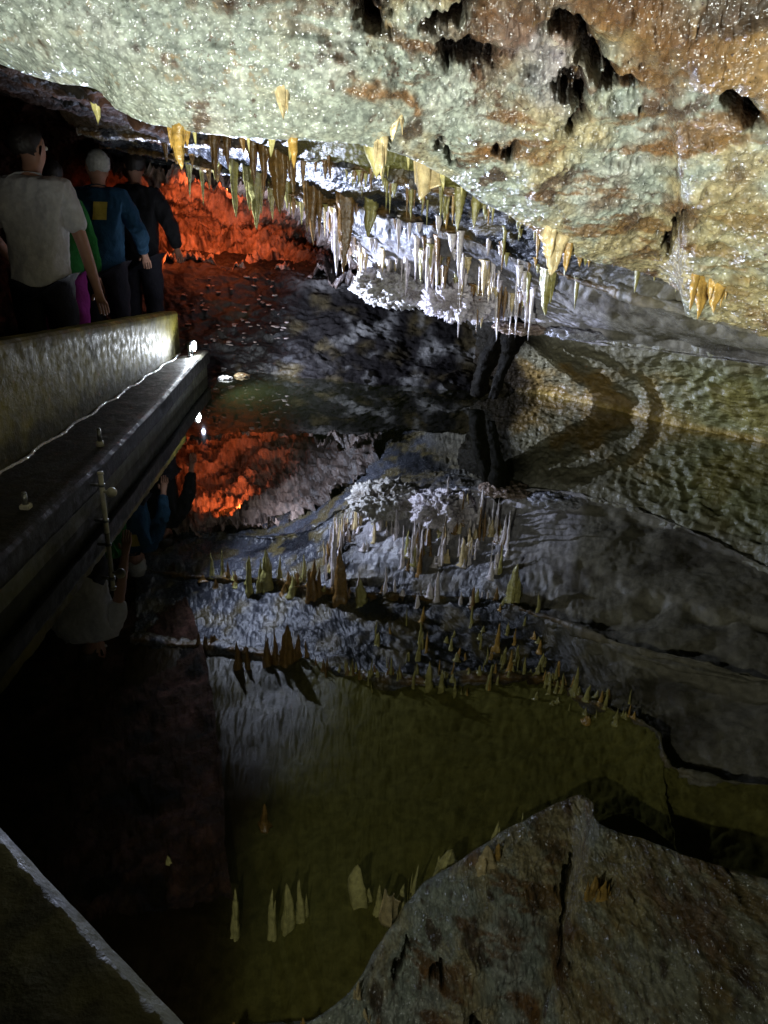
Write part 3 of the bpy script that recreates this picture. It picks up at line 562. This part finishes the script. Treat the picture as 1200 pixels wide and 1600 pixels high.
# near parapet in the lower left corner
dirv = np.array([.234, -.19]); dirv /= np.linalg.norm(dirv); nrm = np.array([-dirv[1], dirv[0]])*-1
NP = empty('parapet_wall', (-.39, .6, 0), label='near concrete parapet cutting the lower left corner, speckled with drips', cat='wall')
bpy.context.view_layer.update()
P0 = np.array([-.382, .609]); secs = []
for s in (-2.05, -1.2, -.6, 0, .3, .8):
    a = P0+dirv*s; b = a+nrm*.20
    secs.append([(a[0], a[1], .98), (a[0]+nrm[0]*.015, a[1]+nrm[1]*.015, 1.0), (b[0], b[1], 1.0), (b[0], b[1], .05), (a[0], a[1], -.3)])
def npar(v, c):
    s = (v[:, :2]-P0)@nrm; c = mixc(c, (.11, .11, .05), sst(fbm(v, 22, 4)+.35*sst(.10-s, 0, .1)-.1, .0, .25)*sst(.14-s, .0, .05)*.9); return mixc(c, (.015, .014, .01), sst(s, .07, .12))
child(prism('wall_panel', secs, 'concrete', None, (.06, .06, .032), (260, 24), .004, npar), NP)
# walkway floor
link('walkway', mesh_np('walkway', np.array([[-2.10, 1.9, .1], [-2.06, 7.1, .1], [-1.95, 8.4, .1], [-4.5, 8.4, .1], [-4.5, -2, .1], [1.2, -2, .1], [.6, -.5, .1], [-.6, .6, .1]], float), [[0, 1, 2, 3, 4, 5, 6, 7]]), simple('walkway_concrete', (.08, .075, .06), .5, bump=(30, .3, .01)), kind='structure', smooth=False)
# ------------------------------------------------------------------ floodlight
def cyl(bm, a, b, r1, r2=None, seg=16, caps=True):
    a, b = Vector(a), Vector(b); d_ = b-a
    m_ = Matrix.Translation((a+b)/2) @ d_.to_track_quat('Z', 'Y').to_matrix().to_4x4()
    bmesh.ops.create_cone(bm, cap_ends=caps, segments=seg, radius1=r1, radius2=r1 if r2 is None else r2, depth=d_.length, matrix=m_)
def box(bm, c_, s_, rot=None):
    m_ = Matrix.Translation(c_) @ (rot or Matrix.Identity(4)) @ Matrix.Diagonal((*s_, 1)); bmesh.ops.create_cube(bm, size=1, matrix=m_)
FL = empty('floodlight', LAMP, label='small glaring floodlight at the far end of the concrete ledge', cat='lamp')
bm = bmesh.new(); cyl(bm, (-.07, .02, .03), (0, 0, .03), .035, .05, 24); bmesh.ops.bevel(bm, geom=bm.edges[:], offset=.004, segments=2, affect='EDGES'); link('housing', bm_mesh('housing', bm), M['black'], FL)
bm = bmesh.new(); bmesh.ops.create_uvsphere(bm, u_segments=24, v_segments=12, radius=.042, matrix=Matrix.Translation((.006, -.004, .03)) @ Matrix.Diagonal((.4, 1, 1, 1)))
e = NT('lamp_glass'); e.b.inputs['Emission Color'].default_value = (.85, .92, 1, 1); e.b.inputs['Emission Strength'].default_value = 1400; link('lens', bm_mesh('lens', bm), e.m, FL)
bm = bmesh.new(); box(bm, (-.03, .055, 0), (.02, .006, .09)); box(bm, (-.03, -.055, 0), (.02, .006, .09)); box(bm, (-.03, 0, -.05), (.02, .116, .006)); cyl(bm, (-.03, 0, -.048), (-.03, 0, -.08), .012); link('bracket', bm_mesh('bracket', bm), M['metal'], FL, smooth=False)
# ------------------------------------------------------------------ pipe, peg and post on the ledge
b0 = Pz(161, 832, 0); b0[0] += .02; zt_ = Pd(161, 741, b0[1])[2]
PP = empty('drain_pipe', b0, label='upright pale pipe standing in the water against the ledge, with a valve', cat='pipe')
bm = bmesh.new(); cyl(bm, (0, 0, -.25), (0, 0, zt_), .012, None, 20); cyl(bm, (0, 0, zt_), (0, 0, zt_+.012), .017, .014, 20); link('pipe', bm_mesh('pipe', bm), M['plastic'], PP)
bm = bmesh.new(); cyl(bm, (.0, 0, zt_-.09), (.045, -.01, zt_-.09), .008); bmesh.ops.create_uvsphere(bm, u_segments=16, v_segments=10, radius=.026, matrix=Matrix.Translation((.05, -.01, zt_-.09))); link('valve', bm_mesh('valve', bm), M['plastic'], PP)
for bb in (.06, .25):
    bm = bmesh.new(); cyl(bm, (0, 0, bb), (0, 0, bb+.014), .016, None, 16); box(bm, (-.03, 0, bb+.007), (.05, .008, .012)); link('clamp', bm_mesh('clamp', bm), M['metal'], PP)
pg = Pz(41, 795, .24)
PG = empty('ledge_peg', pg, label='squat pale peg on a square base nearest the camera on the ledge', cat='peg')
bm = bmesh.new(); box(bm, (0, 0, .012), (.045, .045, .024)); bmesh.ops.bevel(bm, geom=bm.edges[:], offset=.004, segments=2, affect='EDGES'); link('base', bm_mesh('base', bm), M['plastic'], PG, smooth=False)
bm = bmesh.new(); cyl(bm, (0, 0, .024), (0, 0, .075), .014, .012); cyl(bm, (0, 0, .075), (0, 0, .082), .013, .009); link('stem', bm_mesh('stem', bm), M['metal'], PG)
pg = Pz(157, 697, .24)
PG = empty('ledge_post', pg, label='thin metal post with a pale foot halfway along the ledge', cat='post')
bm = bmesh.new(); cyl(bm, (0, 0, 0), (0, 0, .03), .022, .018); link('foot', bm_mesh('foot', bm), M['plastic'], PG)
bm = bmesh.new(); cyl(bm, (0, 0, .03), (0, 0, .10), .012, .011); cyl(bm, (0, 0, .10), (0, 0, .108), .012, .008); link('stem', bm_mesh('stem', bm), M['metal'], PG)
# stones breaking the surface by the lamp
for i, (a, b, s_, l_) in enumerate(((352, 592, .055, 'curled wet pale stone breaking the water right of the floodlight'), (378, 588, .06, 'low brown stone beside the curled pale stone in the water'), (348, 577, .03, 'small white pebble behind the curled pale stone'))):
    blob('wet_stone', Pz(a, b, .0)+np.array([0, 0, .005]), (s_*1.3, s_, s_*.45), 20+i, s_*.3, 'crystal', ((.6, .6, .6), (.3, .22, .12), (.7, .7, .7))[i], 4, label=l_, cat='stone')
# ------------------------------------------------------------------ people
def skin_mesh(name, V, E_, Rr, root=0, sub=2, fold=0):
    me = bpy.data.meshes.new(name); me.from_pydata([tuple(x) for x in V], E_, []); o = bpy.data.objects.new(name, me); COL.objects.link(o)
    m_ = o.modifiers.new('s', 'SKIN'); m_.use_smooth_shade = True
    for i, x in enumerate(me.skin_vertices[0].data): x.radius = Rr[i] if isinstance(Rr[i], tuple) else (Rr[i], Rr[i]); x.use_root = i == root
    o.modifiers.new('d', 'SUBSURF').levels = sub
    dg = bpy.context.evaluated_depsgraph_get(); out = bpy.data.meshes.new_from_object(o.evaluated_get(dg)); out.name = name
    bpy.data.objects.remove(o); bpy.data.meshes.remove(me); out.materials.clear()
    if fold:
        v = np.zeros(len(out.vertices)*3); out.vertices.foreach_get('co', v); v = v.reshape(-1, 3); nn = np.zeros(len(v)*3); out.vertex_normals.foreach_get('vector', nn); nn = nn.reshape(-1, 3)
        w_ = v*np.array([1, 1, .55]); v = v+nn*(fold*fbm(w_+len(v), 7, 3, .5, True)+fold*.7*fbm(v, 12, 2))[:, None]; out.vertices.foreach_set('co', v.ravel()); out.update()
    return out
def bend2(a, b, l1, l2, hint):                 # elbow between shoulder and wrist
    a, b, hint = Vector(a), Vector(b), Vector(hint); d_ = b-a; L = min(d_.length, l1+l2-.002); x = (l1*l1-l2*l2+L*L)/(2*L); h = math.sqrt(max(l1*l1-x*x, 0))
    u = d_.normalized(); w_ = (hint-u*hint.dot(u)).normalized(); return a+u*x+w_*h
def person(loc, rz, sc, label, lean, hands, skin, top, legs, hair, long_sleeve, turn=0., hair_s=1., patch=None, strap=None):
    root = empty('person', loc, rz, label=label, cat='person'); root.scale = (sc,)*3
    def up(p):                                  # lean the trunk about the hips
        q = Vector(p)-Vector((0, 0, .95)); q.rotate(Quaternion((1, 0, 0), -lean)); return q+Vector((0, 0, .95))
    def hd(p):
        c_ = Vector((0, .01, 1.53)); q = Vector(p)-c_; q.rotate(Quaternion((0, 0, 1), turn)); return up(q+c_)
    V = []; E_ = []; Rr = []
    def add(p, r_, par=None):
        V.append(Vector(p)); Rr.append(r_)
        if par is not None: E_.append((par, len(V)-1))
        return len(V)-1
    pel = add((0, 0, .95), (.15, .115)); sp1 = add(up((0, 0, 1.10)), (.14, .105), pel); ch = add(up((0, -.01, 1.28)), (.165, .115), sp1); nb = add(up((0, -.01, 1.43)), (.09, .08), ch)
    nk = add(up((0, .0, 1.50)), .055, nb); jaw = add(hd((0, .035, 1.56)), (.062, .07), nk); he = add(hd((0, .025, 1.64)), (.075, .092), jaw); add(hd((0, .01, 1.71)), (.062, .075), he)
    add(hd((0, .13, 1.615)), .012, he); add(hd((.085, .01, 1.62)), (.012, .02), he); add(hd((-.085, .01, 1.62)), (.012, .02), he)
    segs = []
    for i, sx in enumerate((-1, 1)):
        sh_ = up((sx*.175, -.01, 1.395)); wr = Vector(hands[i]); el = bend2(sh_, wr, .29, .26, (sx*.6, -.6, -.4))
        a = add(sh_, .062, ch); b = add(sh_.lerp(el, .5), .05, a); c_ = add(el, .042, b); d_ = add(el.lerp(wr, .5), .038, c_); e_ = add(wr, .028, d_)
        fw = (wr-el).normalized(); fw = (fw+Vector((0, .5, -.35))).normalized(); sd = fw.cross(Vector((0, 0, 1))).normalized(); pa = add(wr+fw*.05, (.038, .018), e_)
        dn = Vector((0, 0, -1))
        for k, ln in enumerate((.068, .078, .073, .056)):
            o_ = wr+fw*.085+sd*((k-1.5)*.019*sx); f1 = add(o_, .0095, pa); f2 = add(o_+fw*ln*.5+dn*.008, .0085, f1); add(o_+fw*ln*.85+dn*.028, .0075, f2)
        t1 = add(wr+fw*.03-sd*(.04*sx), .011, pa); add(wr+fw*.06-sd*(.055*sx)+dn*.012, .009, t1)
        segs.append((sh_, el, wr))
    lg = []
    for sx in (-1, 1):
        h_ = add((sx*.09, 0, .86), .092, pel); k_ = add((sx*.10, .02, .49), .062, h_); an = add((sx*.10, -.02, .09), .042, k_); add((sx*.11, .13, .035), .033, an); lg.append((sx*.09, sx*.10))
    body = link('body', skin_mesh('body', V, E_, Rr), skin, root)
    V2 = []; E2 = []; R2 = []
    def ad2(p, r_, par=None):
        V2.append(Vector(p)); R2.append(r_)
        if par is not None: E2.append((par, len(V2)-1))
        return len(V2)-1
    a00 = ad2((0, 0, .80), (.19, .155)); a0 = ad2((0, 0, .92), (.185, .15), a00); a1 = ad2(up((0, 0, 1.08)), (.17, .135), a0); a2 = ad2(up((0, -.01, 1.28)), (.19, .145), a1); a3 = ad2(up((0, -.01, 1.42)), (.115, .10), a2); ad2(up((0, 0, 1.475)), .072, a3)
    for sh_, el, wr in segs:
        b = ad2(sh_, .085, a2); c_ = ad2(sh_.lerp(el, .55), .072, b)
        c_ = ad2(sh_.lerp(el, .8), .068, c_)
        if long_sleeve: c_ = ad2(el, .06, c_); ad2(wr.lerp(el, .15), .045, c_)
    link('jacket' if long_sleeve else 'shirt', skin_mesh('top', V2, E2, R2, 0, 4, .014), top, root)
    V3 = [Vector((0, 0, 1.0))]; E3 = []; R3 = [(.17, .135)]
    for sx in (-1, 1):
        i = len(V3); V3 += [Vector((sx*.09, 0, .84)), Vector((sx*.10, .02, .49)), Vector((sx*.10, -.02, .10))]; R3 += [.105, .078, .065]; E3 += [(0, i), (i, i+1), (i+1, i+2)]
    link('trousers', skin_mesh('trousers', V3, E3, R3, 0, 3, .012), legs, root)
    bm = bmesh.new(); bmesh.ops.create_icosphere(bm, subdivisions=4, radius=1)
    for x in list(bm.verts):
        if x.co.z < -.25 and x.co.y > .05 or x.co.z < -.75: bm.verts.remove(x)
    for x in bm.verts:
        x.co = Vector((x.co.x*.088, x.co.y*.106-.012, x.co.z*.10*hair_s+1.655)) + x.co*(.003*math.sin(x.co.x*23)+.003*math.sin(x.co.z*31+x.co.y*17))
        if x.co.y > .055 and x.co.z < 1.69: x.co.y = .055
        x.co = hd(x.co)
    link('hair', bm_mesh('hair', bm), hair, root)
    for sx in (-1, 1):
        bm = bmesh.new(); bmesh.ops.create_uvsphere(bm, u_segments=10, v_segments=8, radius=.012, matrix=Matrix.Translation(hd((sx*.032, .105, 1.64)))); link('eye', bm_mesh('eye', bm), M['eye'], root)
    if patch:
        tp = [o for o in root.children if o.name.startswith(('jacket', 'shirt'))][0]
        from mathutils.bvhtree import BVHTree
        bv = BVHTree.FromPolygons([x.co[:] for x in tp.data.vertices], [p.vertices[:] for p in tp.data.polygons])
        x0, x1, z0, z1, mat = patch; vs = []; fs = []
        for j in range(9):
            for i in range(7):
                x, z = x0+(x1-x0)*i/6+.012*(j/8), z0+(z1-z0)*j/8; h_ = bv.ray_cast(Vector((x, -1, z)), Vector((0, 1, 0)))[0]; vs.append((x, (h_.y if h_ else -.15)-.006, z))
        for j in range(8):
            for i in range(6): fs.append((j*7+i, j*7+i+1, j*7+i+8, j*7+i+7))
        link('patch', mesh_np('patch', vs, fs), mat, root)
    return root
M['eye'] = simple('eye', (.6, .6, .58), .2)
M['skin'] = simple('skin', (.42, .22, .15), .5, .4, var=.1); M['grey_hair'] = simple('grey_hair', (.55, .55, .52), .6, bump=(140, .6, .004)); M['dark_hair'] = simple('dark_hair', (.02, .015, .012), .5, bump=(140, .6, .004))
fab = lambda n_, c_: simple(n_, c_, .85, .2, bump=(14, .5, .03), var=.15)
M['white_shirt'] = fab('white_cotton', (.62, .62, .64)); M['navy'] = fab('navy_nylon', (.012, .05, .10)); M['yellow'] = fab('yellow_cloth', (.55, .42, .08)); M['blackc'] = fab('black_cloth', (.012, .012, .014)); M['greenc'] = fab('green_cloth', (.02, .16, .03)); M['denim'] = fab('dark_trousers', (.02, .02, .028)); M['magenta'] = fab('magenta_cloth', (.28, .03, .22))
person((-2.29, 5.2, .1), .12, 1.07, 'person in a pale grey T-shirt with short dark hair, nearest on the walkway', .10, ((-.26, .30, .98), (.30, .10, .82)), M['skin'], M['white_shirt'], M['denim'], M['dark_hair'], False, -.5)
person((-2.42, 6.7, .1), .05, 1.04, 'grey haired person in a navy jacket with a yellow patch on the back', .14, ((-.25, .32, .98), (.26, .30, .96)), M['skin'], M['navy'], M['denim'], M['grey_hair'], True, .5, patch=(-.02, .09, 1.24, 1.37, M['yellow']))
person((-2.36, 7.5, .1), -.05, 1.06, 'person all in black half hidden behind the navy jacket', .06, ((-.25, .32, .95), (.26, .25, .95)), M['skin'], M['blackc'], M['denim'], M['dark_hair'], True, .6)
person((-2.63, 6.35, .1), .2, .98, 'person in a green top and magenta trousers between the pale T-shirt and the navy jacket', .06, ((-.2, .2, .8), (.24, .2, .85)), M['skin'], M['greenc'], M['magenta'], M['dark_hair'], True, .1)
